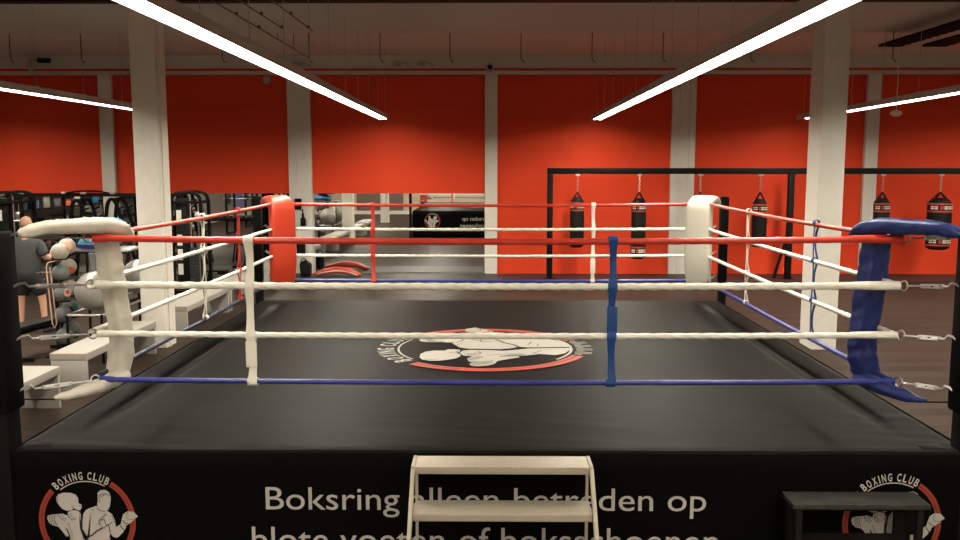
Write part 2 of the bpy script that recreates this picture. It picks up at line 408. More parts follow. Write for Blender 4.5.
def emblem(parent, O, U, V, R, whitemat='print_grey', redmat='skirt_red'):
    """round boxing emblem at O with right U, up V, radius R"""
    O, U, V = Vector(O), Vector(U), Vector(V); N = U.cross(V)
    mb = MB(); mb.keepn = True
    e = .0018
    def P(x, y, k=0): return O+U*(x*R)+V*(y*R)+N*(e*(k+1))
    def C(pt, k=0): return P((pt[0]-388)/328, (421-pt[1])/328, k)
    def arc(a0, a1, r0, r1, k):
        n = max(8, int(abs(a1-a0)/4))
        for i in range(n):
            A, B = math.radians(a0+(a1-a0)*i/n), math.radians(a0+(a1-a0)*(i+1)/n)
            q = [(r0*math.cos(A), r0*math.sin(A)), (r1*math.cos(A), r1*math.sin(A)), (r1*math.cos(B), r1*math.sin(B)), (r0*math.cos(B), r0*math.sin(B))]
            mb._f([mb.bm.verts.new(P(x, y, k)) for x, y in q])
    mb.mi = 0   # red
    for a0, a1 in ((137, 248), (-67, 57)):
        arc(a0, a1, .885, .925, 0); arc(a0, a1, .94, 1.0, 0)
    mb.mi = 3
    for a0, a1 in ((137, 248), (-67, 57)): arc(a0, a1, .925, .94, 0)
    mb.mi = 1   # white
    arc(128, 62, .835, .855, 0); arc(232, 308, .83, .855, 0)
    head_w = [(190, 285), (188, 255), (205, 232), (240, 222), (285, 222), (320, 235), (336, 260), (336, 295), (356, 303), (357, 325), (345, 343), (318, 342), (300, 330), (285, 345), (255, 347), (225, 335), (205, 310)]
    arm_w = [(118, 400), (124, 383), (150, 375), (170, 384), (190, 372), (225, 368), (262, 385), (285, 440), (262, 475), (258, 525), (240, 528), (215, 490), (190, 460), (150, 450), (128, 430)]
    body_w = [(262, 356), (300, 342), (335, 350), (348, 375), (346, 430), (336, 480), (350, 515), (372, 560), (384, 698), (350, 690), (300, 670), (275, 640), (290, 590), (262, 540), (262, 490), (250, 430)]
    head_m = [(468, 250), (470, 220), (490, 203), (520, 200), (545, 215), (557, 245), (556, 270), (548, 295), (550, 310), (535, 340), (500, 350), (468, 330), (462, 300), (470, 275)]
    body_m = [(455, 312), (500, 345), (525, 345), (560, 370), (575, 410), (582, 460), (600, 448), (625, 430), (652, 460), (625, 500), (592, 532), (560, 530), (540, 500), (535, 530), (545, 580), (530, 630), (480, 682), (430, 696), (396, 700), (380, 560), (400, 530), (375, 515), (354, 470), (358, 410), (365, 370), (385, 340), (420, 325)]
    glove = [(622, 410), (635, 370), (665, 348), (705, 352), (735, 385), (700, 415), (665, 442), (640, 455), (615, 440)]
    for k, pl in enumerate((arm_w, body_w, head_w, body_m, head_m, glove)): mb.poly(pl, lambda p, k=k: C(p, 1+k*.35))
    mb.mi = 2   # black drawing lines
    def line(pts, w, k=4.5):
        n = len(pts)
        for i in range(n-1):
            a, b = Vector(pts[i]), Vector(pts[i+1]); d = (b-a).normalized(); q = Vector((-d.y, d.x))*w/2; e2 = d*w*.3
            mb._f([mb.bm.verts.new(C(p, k)) for p in (a-e2+q, a-e2-q, b+e2-q, b+e2+q)])
    line([(352, 350), (354, 400), (350, 470), (362, 505), (385, 528)], 6); line([(385, 528), (376, 570), (388, 696)], 6)
    line([(388, 530), (420, 515), (455, 485), (490, 466)], 9); line([(470, 415), (500, 385), (525, 365)], 4)
    line([(475, 408), (470, 430), (492, 465), (520, 450), (505, 405), (475, 408)], 4); line([(520, 450), (560, 425)], 4)
    line([(458, 326), (480, 342), (515, 350)], 4); line([(420, 330), (440, 345)], 3)
    line([(480, 262), (478, 240), (500, 228), (530, 226), (552, 240)], 5); line([(490, 250), (505, 238), (520, 235)], 4); line([(478, 270), (486, 285)], 4)
    line([(668, 352), (655, 380), (668, 402), (700, 405), (728, 388)], 3); line([(628, 412), (645, 428), (668, 438)], 5); line([(610, 442), (635, 478)], 6)
    line([(535, 445), (545, 495)], 5); line([(560, 375), (576, 430)], 3)
    for q in range(3): line([(140+q*16, 380+q*2), (138+q*15, 410), (155+q*15, 445)], 4)
    line([(200, 375), (215, 400), (240, 415)], 4); line([(270, 365), (268, 390), (290, 410), (315, 400)], 4); line([(283, 358), (283, 385), (302, 395)], 3); line([(220, 370), (232, 395), (252, 405)], 3)
    line([(245, 470), (262, 500), (268, 545)], 8); line([(258, 430), (285, 500), (282, 540)], 3); line([(205, 240), (196, 265), (205, 285)], 3); line([(295, 310), (305, 330), (325, 338)], 4)
    line([(420, 560), (470, 575)], 4); line([(400, 590), (440, 596)], 3); line([(290, 570), (330, 600)], 4)
    # lettering on the arc
    mb.mi = 1
    word = 'BOXING CLUB'; a0, a1 = 132.5, 58.5
    adv = {'I': .55, ' ': .5}
    tot = sum(adv.get(c, 1) for c in word); acc = 0
    for c in word:
        wd = adv.get(c, 1); ang = math.radians(a0+(a1-a0)*(acc+wd/2)/tot); acc += wd
        if c == ' ': continue
        def T(x, y, x0, x1, ang=ang, wd=wd):
            xn = ((x-x0)/max(1e-4, x1-x0)-.5)
            width = .082 if wd == 1 else .022
            r = .89+y/.73*.165; t = -xn*width
            return P(r*math.cos(ang)-t*math.sin(ang), r*math.sin(ang)+t*math.cos(ang), 2)
        text_bm(c, T, mb, bold=.022)
    # small strokes of the lower arc (too small to read)
    for k in range(13):
        a = math.radians(251+38*k/12); r0, r1 = (.89, 1.05) if k % 3 else (.9, .97)
        dx = .008
        mb._f([mb.bm.verts.new(P(r*math.cos(a)+s*dx*-math.sin(a), r*math.sin(a)+s*dx*math.cos(a), 1)) for r, s in ((r0, -1), (r1, -1), (r1, 1), (r0, 1))])
    return mb.build('emblem', [redmat, whitemat, 'print_black', 'print_black'], parent, smooth=0)

# ------------------------------------------------------------------ the ring
PX, Y0, Y1, DZ = 2.84, 5.11, 10.98, 1.0
ring = thing('boxing_ring_platform', 'raised square boxing ring platform with dark grey canvas and black printed skirt', 'boxing ring', (0, (Y0+Y1)/2, 0))
def smooth(a, b, x): t = max(0, min(1, (x-a)/(b-a))); return t*t*(3-2*t)
m = MB(); NX = 190; NY = 190; grid = []
for j in range(NY+1):
    row = []
    for i in range(NX+1):
        x = -PX+2*PX*i/NX; y = Y0+(Y1-Y0)*j/NY; z = DZ
        for s in (-1, 1):
            u = (x-s*2.555)/.055; z -= .035*math.exp(-u*u)*smooth(Y0+.15, Y0+1.1, y)*(1-smooth(10.4, 10.8, y))
        e = min(PX-abs(x), y-Y0, Y1-y)
        if e < .03: z -= .008*(1-e/.03)**2
        # wrinkles near the front edge
        f = 1-smooth(.1, 1.3, y-Y0)
        z += .010*f*noise.noise(Vector((x*.8, y*7+x*1.4, 1)))*smooth(0, .08, y-Y0)
        z += .004*noise.noise(Vector((x*1.1, y*1.1, 4)))
        z += .0025*math.exp(-((x-.0)/.008)**2)
        row.append(m.bm.verts.new((x, y, z)))
    grid.append(row)
for j in range(NY):
    for i in range(NX): m._f((grid[j][i], grid[j][i+1], grid[j+1][i+1], grid[j+1][i]))
# underside
m.keepn = True
bt = [m.bm.verts.new(p) for p in ((-PX, Y0, .90), (PX, Y0, .90), (PX, Y1, .90), (-PX, Y1, .90))]
m._f(bt[::-1])
for (a, b, rowv) in ((0, 1, grid[0]), (2, 3, grid[-1][::-1]), (1, 2, [g[-1] for g in grid]), (3, 0, [g[0] for g in grid][::-1])):
    for k in range(len(rowv)-1):
        pass
    m._f([bt[a], bt[b]]+rowv[::-1])
canvas = m.build('canvas', 'canvas', ring, smooth=60)
emblem(canvas, (-.045, 8.02, 1.006), (0, 1, 0), (-1, 0, 0), .94, 'canvas_white', 'deck_red')
def skirt(a, b):
    """cloth panel between two floor points, outside to the right of a->b"""
    a, b = Vector(a), Vector(b); d = (b-a).normalized(); n = Vector((d.y, -d.x, 0)); m = MB(); g = []
    NXs = 160
    for j in range(9):
        z = .01+(.985-.01)*j/8; row = []
        for i in range(NXs+1):
            p = a.lerp(b, i/NXs); fl = (1-z/.965)
            off = .014*noise.noise(Vector((i*.13, z*.6, a.x)))*fl*1.3+.03*fl*(1 if min(i, NXs-i) < 1 else .8)*0
            row.append(m.bm.verts.new(Vector((p.x, p.y, z))+n*(off*.6)))
        g.append(row)
    for j in range(8):
        for i in range(NXs): m._f((g[j][i], g[j][i+1], g[j+1][i+1], g[j+1][i]))
    o = m.build('skirt', 'black_cloth', ring, smooth=60)
    md = o.modifiers.new('t', 'SOLIDIFY'); md.thickness = .006; md.offset = 0
    return o
SF = Y0-.03; SB = Y1+.04; SX = PX+.03
s1 = skirt((-SX, SF, 0), (SX, SF, 0)); s2 = skirt((SX, SF, 0), (SX, SB, 0)); s3 = skirt((SX, SB, 0), (-SX, SB, 0)); s4 = skirt((-SX, SB, 0), (-SX, SF, 0))
TP = SF-.016
def lettering(parent, rear=False):
    for body, xa, xb, yb, yt in (('Boksring alleen betreden op', 266, 706, 509.3, 485.5), ('blote voeten of boksschoenen', 252.5, 718, 551, 525)):
        A = at(xa, yb, TP); B = at(xb, yb, TP); h = at(xa, yt, TP).z-A.z; ctr = (A.x+B.x)/2
        def T(x, y, x0, x1):
            xx = A.x+(x-x0)/(x1-x0)*(B.x-A.x); zz = A.z+y/.73*h
            if rear: return Vector((-(xx-ctr)*.95+.22, SB+.016, zz))
            return Vector((xx, TP, zz))
        full = MB(); text_bm(body, T, full)
        full.bm.verts.index_update()
        fs = sorted(full.bm.faces[:], key=lambda f: min(v.co.x for v in f.verts)); groups = []
        for f in fs:
            lo, hi = min(v.co.x for v in f.verts), max(v.co.x for v in f.verts)
            if groups and lo-groups[-1][1] < .033: groups[-1][0].append(f); groups[-1][1] = max(groups[-1][1], hi)
            else: groups.append([[f], hi])
        for g, _ in groups:
            mb = MB(); mp = {}
            for f in g: mb._f([mp[v.index] if v.index in mp else mp.setdefault(v.index, mb.bm.verts.new(v.co)) for v in f.verts])
            mb.keepn = True; mb.build('lettering', 'print_grey', parent, smooth=0)
        full.bm.free()
lettering(s1); lettering(s3, True)
e1 = at(87.5, 521, TP); e2 = at(891.5, 523, TP); ER = .292
for e in (e1, e2): emblem(s1, (e.x, TP, e.z), (1, 0, 0), (0, 0, 1), ER)
for x in (-2.13, 2.1): emblem(s3, (x, SB+.016, .62), (-1, 0, 0), (0, 0, 1), .29)
# under-structure
m = MB()
for x in (-2.6, 0, 2.6):
    for y in (5.5, 8.1, 10.8): m.b2((x-.05, y-.05, 0), (x+.05, y+.05, .9))
m.build('deck_leg', 'black_metal', ring, smooth=0)
# corner posts
CX, CYF, CYB = 2.93, 5.14, 11.12
CORN = {'front left': (-1, CYF), 'front right': (.974, CYF), 'rear left': (-1, CYB), 'rear right': (1, CYB)}
for nm, (s, y) in CORN.items():
    m = MB(); h_ = .075 if 'front' in nm else .045; m.b2((s*CX-h_, y-h_, 0), (s*CX+h_, y+h_, 2.26), bev=.008); po = m.build('corner_post', 'black_metal', ring)
    m = MB(); w = .10 if 'front' in nm else .052
    m.b2((s*CX-w, y-w, 1.22), (s*CX+w, y+w, 2.29), bev=.02); m.build('post_sleeve', 'sleeve', po)
    if 'front' in nm:
        mm = MB(); xx_ = s*2.72; mm.b2((xx_-.07, y+.0, .995), (xx_+.07, y+.1, 1.003), bev=.002)
        mm.build('corner_patch', 'canvas', ring)
# ropes
RXC = 2.58; RYF, RYB = 5.62, 10.66
RZ = [2.215, 1.916, 1.596, 1.292]
lev = ['top', 'second from top', 'third from top', 'lowest']
def rope_path(a, b, sag, step=.012):
    a, b = Vector(a), Vector(b); n = max(2, int((b-a).length/step))
    return [a.lerp(b, i/n)-Vector((0, 0, sag*4*(i/n)*(1-i/n))) for i in range(n+1)]
SIDES = {'front': ((-RXC+.045, RYF), (RXC+.025, RYF)), 'rear': ((-RXC, RYB), (RXC, RYB)), 'left': ((-RXC, RYF), (-RXC, RYB)), 'right': ((RXC, RYF), (RXC, RYB))}
matrope = ['red_rope', 'white_rope', 'white_rope', 'blue_rope']; colr = ['red', 'white', 'white', 'blue']
for side, (a, b) in SIDES.items():
    for k in range(4):
        mt = matrope[k]; cn = colr[k]
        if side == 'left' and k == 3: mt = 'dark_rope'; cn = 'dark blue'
        r = (.021, .0225, .019, .017)[k] if side == 'front' else .018
        dz = .012 if side in ('left', 'right') else 0
        lob = 3 if k in (1, 2) else 2
        p = rope_path((a[0], a[1], RZ[k]+dz), (b[0], b[1], RZ[k]+dz), (.02, .01, .012, .015)[k], .012 if side == 'front' else .03)
        t = thing('ring_rope', '%s %s ring rope on the %s side of the boxing ring' % (lev[k], cn, side), 'rope', p[len(p)//2], 'ring ropes')
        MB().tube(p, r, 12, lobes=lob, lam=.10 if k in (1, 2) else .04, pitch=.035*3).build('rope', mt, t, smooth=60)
        if side == 'front':
            for s, L in ((-1, .12), (1, .34)):
                if k == 3: L = .10
                if k == 2: L = .1 if s < 0 else .3
                xe = -(RXC-.04) if s < 0 else RXC+.03
                rr = [r*1.0, r*1.25, r*1.35, r*1.3]
                MB().tube([(xe-s*L, RYF, RZ[k]), (xe-s*L*.6, RYF, RZ[k]), (xe-s*L*.2, RYF, RZ[k]), (xe, RYF, RZ[k])], rr, 14).build('end_sleeve', mt, t)
# turnbuckles
def ringpts(c, u, v, r, n=16): return [Vector(c)+Vector(u)*r*math.cos(2*PI*i/n)+Vector(v)*r*math.sin(2*PI*i/n) for i in range(n)]
for nm, (s, y) in CORN.items():
    f = 'front' in nm
    for k in range(4):
        z = RZ[k]
        A = Vector((s*(RXC+.02) if not f else (-RXC+.03 if s < 0 else RXC+.04), (RYF if f else RYB), z)); B = Vector((s*(CX-.10), y+(.04 if f else -.06), z)) if not f else Vector((s*(CX-.095), y+.04, at(22 if s < 0 else 955, (236, 287, 340, 391)[k], y+.04).z))
        d = (B-A); L = d.length; d.normalize(); sd = d.cross(Vector((0, 0, 1))).normalized(); up = Vector((0, 0, 1))
        t = thing('turnbuckle', '%s steel turnbuckle at the %s corner of the ring' % (lev[k], nm), 'turnbuckle', A, 'turnbuckles at the ring corners')
        c = A+d*.025
        MB().tube(ringpts(c, d, up, .032), .0055, 8, closed=True).build('eye_ring', 'chrome', t)
        m = MB()
        for q in (-1, 1): m.tube([A+d*(L*.38)+up*q*.009, A+d*(L*.72)+up*q*.009], .0055, 8)
        m.box(A+d*(L*.38), (.02, .02, .024), bev=.004); m.box(A+d*(L*.72), (.02, .02, .024), bev=.004)
        m.build('body', 'chrome', t)
        MB().tube([c+d*.03, A+d*(L*.52)], .006, 8).build('threaded_rod', 'steel', t)
        m = MB(); hk = [A+d*(L*.58), A+d*(L*.82), A+d*(L*.86)+up*.022, A+d*(L*.93)+up*.018, B-d*.0-up*.0, B+d*.03]
        m.tube(hk, .0075, 8); m.build('hook', 'chrome', t); MB().tube(ringpts(c+d*.05, d, sd, .018), .004, 6, closed=True).build('shackle', 'chrome', t)
# rope spacers
def spacer(side, pos, mt, label, w=.06, front=False):
    a, b = SIDES[side]
    if side in ('front', 'rear'): base = Vector((pos, a[1], 0)); al = Vector((1, 0, 0)); n = Vector((0, -1, 0))
    else: base = Vector((a[0], pos, 0)); al = Vector((0, 1, 0)); n = Vector((-1 if side == 'left' else 1, 0, 0))
    t = thing('rope_spacer', label, 'rope tie', base+Vector((0, 0, RZ[3])), 'vertical ties between the ring ropes')
    dz = .012 if side in ('left', 'right') else -.012
    z = [q+dz for q in RZ]
    m = MB(); pts = []; ws = []
    rr = .026 if front else .021
    for k in range(3):
        n1 = 10
        for i in range(n1+1):
            u = i/n1; zz = z[k]+(z[k+1]-z[k])*u
            off = rr*(abs(math.cos(PI*u)))**4
            pts.append(base+n*off+al*(.004*math.sin(zz*9+pos*3))+Vector((0, 0, zz))); ws.append(w*(1-.25*math.sin(PI*u)))
    if front:
        m.rectsweep(pts, al, ws, .006, rnd=.3)
    else:
        m.rectsweep(pts, al, [q*.8 for q in ws], .006, rnd=.3)
        pts2 = [Vector((p.x, p.y, p.z))-n*(.012+2*rr*abs(math.cos(PI*(i % 11)/10))**4*.5)+al*.008*math.sin(i*.35) for i, p in enumerate(pts)]
        m.rectsweep(pts2, al, [q*.5 for q in ws], .005, rnd=.3)
    m.build('strap', mt, t)
    for k in range(4):
        c = base+Vector((0, 0, z[k]))
        lp = ringpts(c, n, (0, 0, 1), .027 if front else .022, 14)
        MB().rectsweep(lp, al, w*1.02, .005, closed=True, rnd=.3).build('strap_loop', mt, t)
    if front:
        m = MB(); m.box(base+n*.02+Vector((0, 0, z[2]-.12 if mt == 'white_strap' else z[2]+.11)), (w*1.15, .006, .17), bev=.002); m.build('stitched_patch', mt, t)
spacer('front', at(250.5, 300, RYF).x, 'white_strap', 'flat white webbing strap tying the front ropes at the left', .062, True)
spacer('front', at(612, 300, RYF).x, 'blue_strap', 'flat blue webbing strap tying the front ropes right of centre', .058, True)
spacer('left', 7.9, 'white_strap', 'thin white tie on the left side ropes', .05)
spacer('left', 9.02, 'red_strap', 'thin red tie on the left side ropes', .05)
spacer('right', 8.85, 'white_strap', 'thin white tie on the right side ropes', .05)
spacer('right', 7.02, 'blue_strap', 'thin blue tie on the right side ropes in front of the pillar', .05)
spacer('rear', at(373, 240, RYB).x, 'red_strap', 'red strap tying the rear ropes in front of the mirror', .055, True)
spacer('rear', at(593, 240, RYB).x, 'white_strap', 'white strap tying the rear ropes between two hanging punching bags', .05, True)

# corner pads
def lerp_path(P, n):
    """catmull-rom"""
    P = [Vector(p) for p in P]; out = []
    for i in range(len(P)-1):
        p0, p1, p2, p3 = P[max(i-1, 0)], P[i], P[i+1], P[min(i+2, len(P)-1)]
        for k in range(n):
            t = k/n
            out.append(.5*((2*p1)+(p2-p0)*t+(2*p0-5*p1+4*p2-p3)*t*t+(3*p1-p0-3*p2+p3)*t**3))
    out.append(P[-1]); return out
def lin(vals, n):
    out = []
    for a, b in zip(vals, vals[1:]): out += [a+(b-a)*k/n for k in range(n)]
    return out+[vals[-1]]
# rear pads
for (s, mt, label) in ((-1, 'red_pad', 'thick smooth red corner pad at the rear left of the ring'), (1, 'rear_white', 'thick smooth white corner pad at the rear right of the ring')):
    C0 = Vector((s*2.475, 10.50, 0)); out = Vector((s*.62, .78, 0)).normalized(); side = Vector((out.y, -out.x, 0))
    t = thing('corner_pad', label, 'corner pad', C0+Vector((0, 0, 1.25)), 'ring corner pads')
    P = lerp_path([C0+Vector((0, 0, 1.27))+out*.03, C0+Vector((0, 0, 1.5)), C0+Vector((0, 0, 1.8)), C0+Vector((0, 0, 2.1)), C0+out*.02+Vector((0, 0, 2.20)), C0+out*.12+Vector((0, 0, 2.265)), C0+out*.3+Vector((0, 0, 2.255)), C0+out*.42+Vector((0, 0, 2.20))], 5)
    W = lin([.30, .33, .33, .32, .32, .30, .24, .16], 5); T = lin([.10, .12, .12, .12, .12, .11, .08, .05], 5)
    MB().rectsweep(P, side, W, T, rnd=.42).build('pad_cover', mt, t)
    m = MB()
    for z in (2.1, 1.7, 1.35): m.tube(lerp_path([C0+out*.05+side*.1+Vector((0, 0, z)), C0+out*.13+Vector((0, 0, z)), C0+out*.05-side*.1+Vector((0, 0, z))], 4), .008, 6)
    m.build('strap', 'white_strap', t)
# front pads (creased tubes, with arms to the post)
for (s, mt, label) in ((-1, 'white_pad', 'creased white corner pad at the front left with arms to the post'), (1, 'blue_pad', 'creased dark blue corner pad at the front right with arms to the post')):
    t = thing('corner_pad', label, 'corner pad', (s*2.42, 5.8, 1.25), 'ring corner pads')
    top = Vector((s*2.43, 5.80, 2.20))
    sd = Vector((1, s*.55, 0)).normalized()
    PW = 1.0 if s < 0 else 1.28
    P = lerp_path([(s*2.53, 5.79, 2.24), (s*2.525, 5.80, 2.1), (s*2.505, 5.81, 1.85), (s*2.48, 5.82, 1.6), (s*2.485, 5.82, 1.42), (s*2.51, 5.82, 1.29)], 18)
    W = lin([q*PW for q in (.15, .165, .17, .16, .165, .16)], 18); T = lin([.11, .12, .12, .11, .115, .09], 18)
    m = MB().rectsweep(P, sd, W, T, rnd=.25, fine=8)
    for v in m.bm.verts:
        nv = noise.noise(Vector((v.co.x*7, v.co.y*7, v.co.z*6+s)))*.010-abs(noise.noise(Vector((v.co.x*5+s*3, 3, v.co.z*11-v.co.x*9))))*.016-abs(noise.noise(Vector((v.co.x*8+9, 3, v.co.z*17+v.co.x*14))))*.008
        v.co += Vector((v.co.x-s*2.5, v.co.y-5.8, 0)).normalized()*nv
    m.build('pad_cover', mt, t, smooth=50)
    # top arm
    zt = 2.275
    P = lerp_path([(s*2.40, 5.86, zt-.07), (s*2.44, 5.78, zt-.01), (s*2.52, 5.66, zt+.02), (s*2.62, 5.50, zt+.022), (s*2.70, 5.36, zt+.025), (s*2.77, 5.26, zt+.005), (s*2.80, 5.22, zt-.01)], 8)
    d = Vector((s*.6, -.8, 0)).normalized(); sd2 = Vector((-d.y, d.x, 0))
    m = MB().rectsweep(P, sd2, lin([.08, .18, .20, .17, .16, .12, .05], 8), lin([.06, .085, .10, .09, .08, .06, .03], 8), rnd=.38, fine=6).wrinkle(.007, (16, 30, 16), s)
    m.build('top_arm', mt, t, smooth=60)
    # bottom arm
    tx = 2.645 if s < 0 else 2.62
    P = lerp_path([(s*2.45, 5.82, 1.28), (s*2.50, 5.72, 1.265), (s*2.55, 5.58, 1.25), (s*tx, 5.42, 1.24), (s*(tx+.06), 5.33, 1.245)], 8)
    m = MB().rectsweep(P, sd2, lin([.10, .14, .12, .08, .03], 8), lin([.06, .09, .085, .06, .025], 8), rnd=.48).wrinkle(.008, (14, 14, 14), s+5)
    m.build('bottom_arm', mt, t, smooth=60)
    MB().tube([(s*(tx+.05), 5.33, 1.235), (s*(CX-.09), 5.2, 1.27)], .005, 6).build('tie_cord', 'dark_frame', t)

# ------------------------------------------------------------------ steps in front of the ring
cx = .071; hw = .515
st = thing('ring_steps', 'beige aluminium steps with diamond tread at the front centre of the ring', 'steps', (cx, 4.6, 0))
tz = [.983, .783, .588, .393, .198]
for k, z in enumerate(tz):
    yb = 5.035-.19*k
    m = MB(); m.b2((cx-hw+.022, yb-.19, z-.012), (cx+hw-.022, yb-(0 if k == 0 else -.01), z), bev=.003); m.b2((cx-hw+.022, yb-.196, z-.042), (cx+hw-.022, yb-.188, z), bev=.002); m.build('tread', 'tread', st)
for s in (-1, 1):
    x = cx+s*(hw-.010)
    def yy(k): return 4.845-.19*k
    m = MB(); m.bar((x, yy(0)+.0, tz[0]-.02), (x, yy(4)-.19, .01), .045, .022, .003, up=(1, 0, 0)); m.b2((x-.011, yy(0)-.005, tz[0]-.04), (x+.011, 5.035, tz[0]+.003), bev=.003)
    m.build('side_rail', 'alu', st)
    MB().b2((x-.008-s*.006, 5.0, 0), (x+.008-s*.006, 5.02, tz[0]-.013)).build('leg', 'alu', st)
# ------------------------------------------------------------------ dark shelf at the right
zt = .78; x0, x1, y0, y1 = 1.712, 2.485, 4.815, 5.02
sh = thing('wooden_shelf', 'low dark wooden shelf with scratched top in front of the ring skirt at right', 'shelf', ((x0+x1)/2, 5.0, 0))
MB().b2((x0, y0, zt-.03), (x1, y1, zt), bev=.004).build('top', 'dark_wood', sh)
for s, xx in ((-1, x0+.04), (1, x1-.05)):
    MB().b2((xx-.018, y0+.01, 0), (xx+.018, y0+.05, zt-.031), bev=.003).build('leg', 'dark_frame', sh)
    MB().b2((xx-.018, y1-.05, 0), (xx+.018, y1-.01, zt-.031), bev=.003).build('leg', 'dark_frame', sh)
MB().b2((x0+.059, y1-.045, zt-.10), (x1-.069, y1-.02, zt-.031)).build('back_rail', 'dark_frame', sh)
MB().b2((x0+.059, y0+.01, zt-.27), (x1-.069, y1-.02, zt-.245)).build('shelf_board', 'dark_frame', sh)
MB().b2((x0+.059, y0+.01, .12), (x1-.069, y1-.02, .145)).build('shelf_board', 'dark_frame', sh)
MB().b2((x1-.125, y1-.045, zt-.244), (x1-.002, y1-.02, zt-.031)).build('back_rail', 'dark_frame', sh)

# ------------------------------------------------------------------ white benches
def bench(y0, y1, lab):
    x0, x1 = -5.2, -4.76; h = .47
    t = thing('box_bench', lab, 'bench', ((x0+x1)/2, (y0+y1)/2, 0), 'white benches in a row along the ring')
    MB().b2((x0, y0, h-.09), (x1, y1, h), bev=.004).build('seat', 'wood_white', t)
    for y in (y0, (y0+y1)/2-.02 if y1-y0 > 2.5 else None, y1-.05):
        if y is None: continue
        MB().b2((x0+.01, y, 0), (x1-.01, y+.05, h-.091), bev=.003).build('leg', 'wood_white', t)
    m = MB()
    for yy_ in (y0+.3, y1-.55):
        m.b2((x0+.03, yy_, h-.32), (x0+.05, yy_+.2, h-.091))
    m.build('brace', 'wood_white', t)
    MB().b2((x0+.01, y0-.004, h-.013), (x1-.01, y0, h-.003)).build('plywood_edge', 'ply', t)
bench(7.35, 9.56, 'white wooden box bench nearest the viewer, half hidden by the front left post')
bench(10.2, 12.4, 'white wooden box bench with a bare plywood edge, beside the medicine ball rack')
bench(13.7, 15.95, 'white wooden box bench just behind the left pillar')
bench(16.1, 18.3, 'white wooden box bench seen behind the left side ring ropes past the left pillar')
bench(18.9, 21.3, 'white wooden box bench farthest away, against the mirror wall')

# ------------------------------------------------------------------ punching bag rack and bags
RY = 20.8
xa, xb = at(550, 200, RY).x, at(790.5, 200, RY).x
ztp = at(600, 171, RY).z
rk = thing('punching_bag_rack', 'long black steel frame along the red wall carrying the punching bags', 'rack', (6, RY, 0))
MB().b2((xa-.07, RY-.07, ztp-.07), (12.4, RY+.07, ztp+.07), bev=.006).build('top_beam', 'black_metal', rk)
for x in (xa, xb, 12.2):
    m = MB(); m.b2((x-.065, RY-.065, 0), (x+.065, RY+.065, ztp-.071), bev=.006); m.b2((x-.15, RY-.15, .0), (x+.15, RY+.15, .015)); m.build('post', 'black_metal', rk)
MB().bar((xb-.05, RY, 1.0), (xb-.34, RY-.05, .03), .05, .05).build('brace', 'black_metal', rk)
def bag(px, pt, pb, w, label, marks=(True, False)):
    x = at(px, 200, RY).x; zt = at(px, pt, RY).z; ap = at(px, 192, RY).z; zb = at(px, pb, RY).z; r = w/2
    hook = ztp-.07
    t = thing('punching_bag', label, 'punching bag', (x, RY, zb), 'punching bags on the black rack')
    m = MB(); m.lathe([(0, zb), (r*.7, zb+.005), (r*.95, zb+.05), (r, zb+.10), (r*1.02, (zt+zb)/2), (r, zt-.08), (r*.95, zt-.03), (r*.8, zt+.02), (r*.35, zt+.07), (0, zt+.08)], (x, RY, 0), 24); m.build('bag_body', 'black_vinyl', t)
    m = MB()
    for a in (.5, 2.2, 3.7, 5.3): m.bar((x+r*.98*math.cos(a), RY+r*.98*math.sin(a), zt-.02), (x, RY, ap), .05, .01)
    m.build('strap', 'black_vinyl', t)
    m = MB(); n = max(2, int((hook-ap)/.042))
    for i in range(n):
        z = ap+(hook-ap)*(i+.5)/n; m.tube(ringpts((x, RY, z), (1, 0, 0) if i % 2 else (0, 1, 0), (0, 0, 1), .024, 8), .006, 5, closed=True)
    m.box((x, RY, hook-.02), (.1, .08, .04)); m.build('chain', 'steel', t)
    bands = []
    if marks[0]: bands.append(zt-.15)
    if marks[1]: bands.append(zb+.2)
    for zc in bands:
        mb = MB()
        for dz in (-.085, .085): mb.lathe([(r*1.025, zc+dz-.018), (r*1.035, zc+dz-.018), (r*1.035, zc+dz+.018), (r*1.025, zc+dz+.018)], (x, RY, 0), 24)
        mb.mi = 1
        # worn block marks of the maker's band
        for k, (a0, a1, mi) in enumerate(((-68, -50, 1), (-47, -33, 1), (-24, -8, 0), (-5, 12, 1), (15, 32, 1), (35, 52, 1), (55, 68, 1))):
            mb.mi = mi
            for (z0, z1) in ((zc-.035, zc-.005), (zc+.008, zc+.038)):
                aa, ab = [math.radians(-90+q) for q in (a0, a1)]
                rr = r*1.045
                mb._f([mb.bm.verts.new((x+rr*math.cos(a), RY+rr*math.sin(a), z)) for a, z in ((aa, z0), (ab, z0), (ab, z1), (aa, z1))])
        mb.build('logo_band', ['deck_red', 'print_white'], t)
bag(577.3, 200, 247.5, .33, 'black punching bag leftmost on the rack, without lower logo band')
bag(639, 201, 259, .34, 'black punching bag second from the left on the rack, long with two logo bands', (True, True))
bag(700, 201, 255, .34, 'black punching bag almost hidden behind the white corner pad')
bag(760, 202, 247, .34, 'short black punching bag hanging left of the right pillar')
bag(882, 201, 257, .36, 'black punching bag right of the right pillar, its lower part behind the blue corner pad', (True, True))
bag(940, 201, 249.5, .53, 'widest black punching bag at the far right with two logo bands', (True, True))
struct(MB().b2((XL+.05, 20.35, 0), (XR-.02, WY-.17, .012)).build('trim_15', 'mat_black', smooth=0))

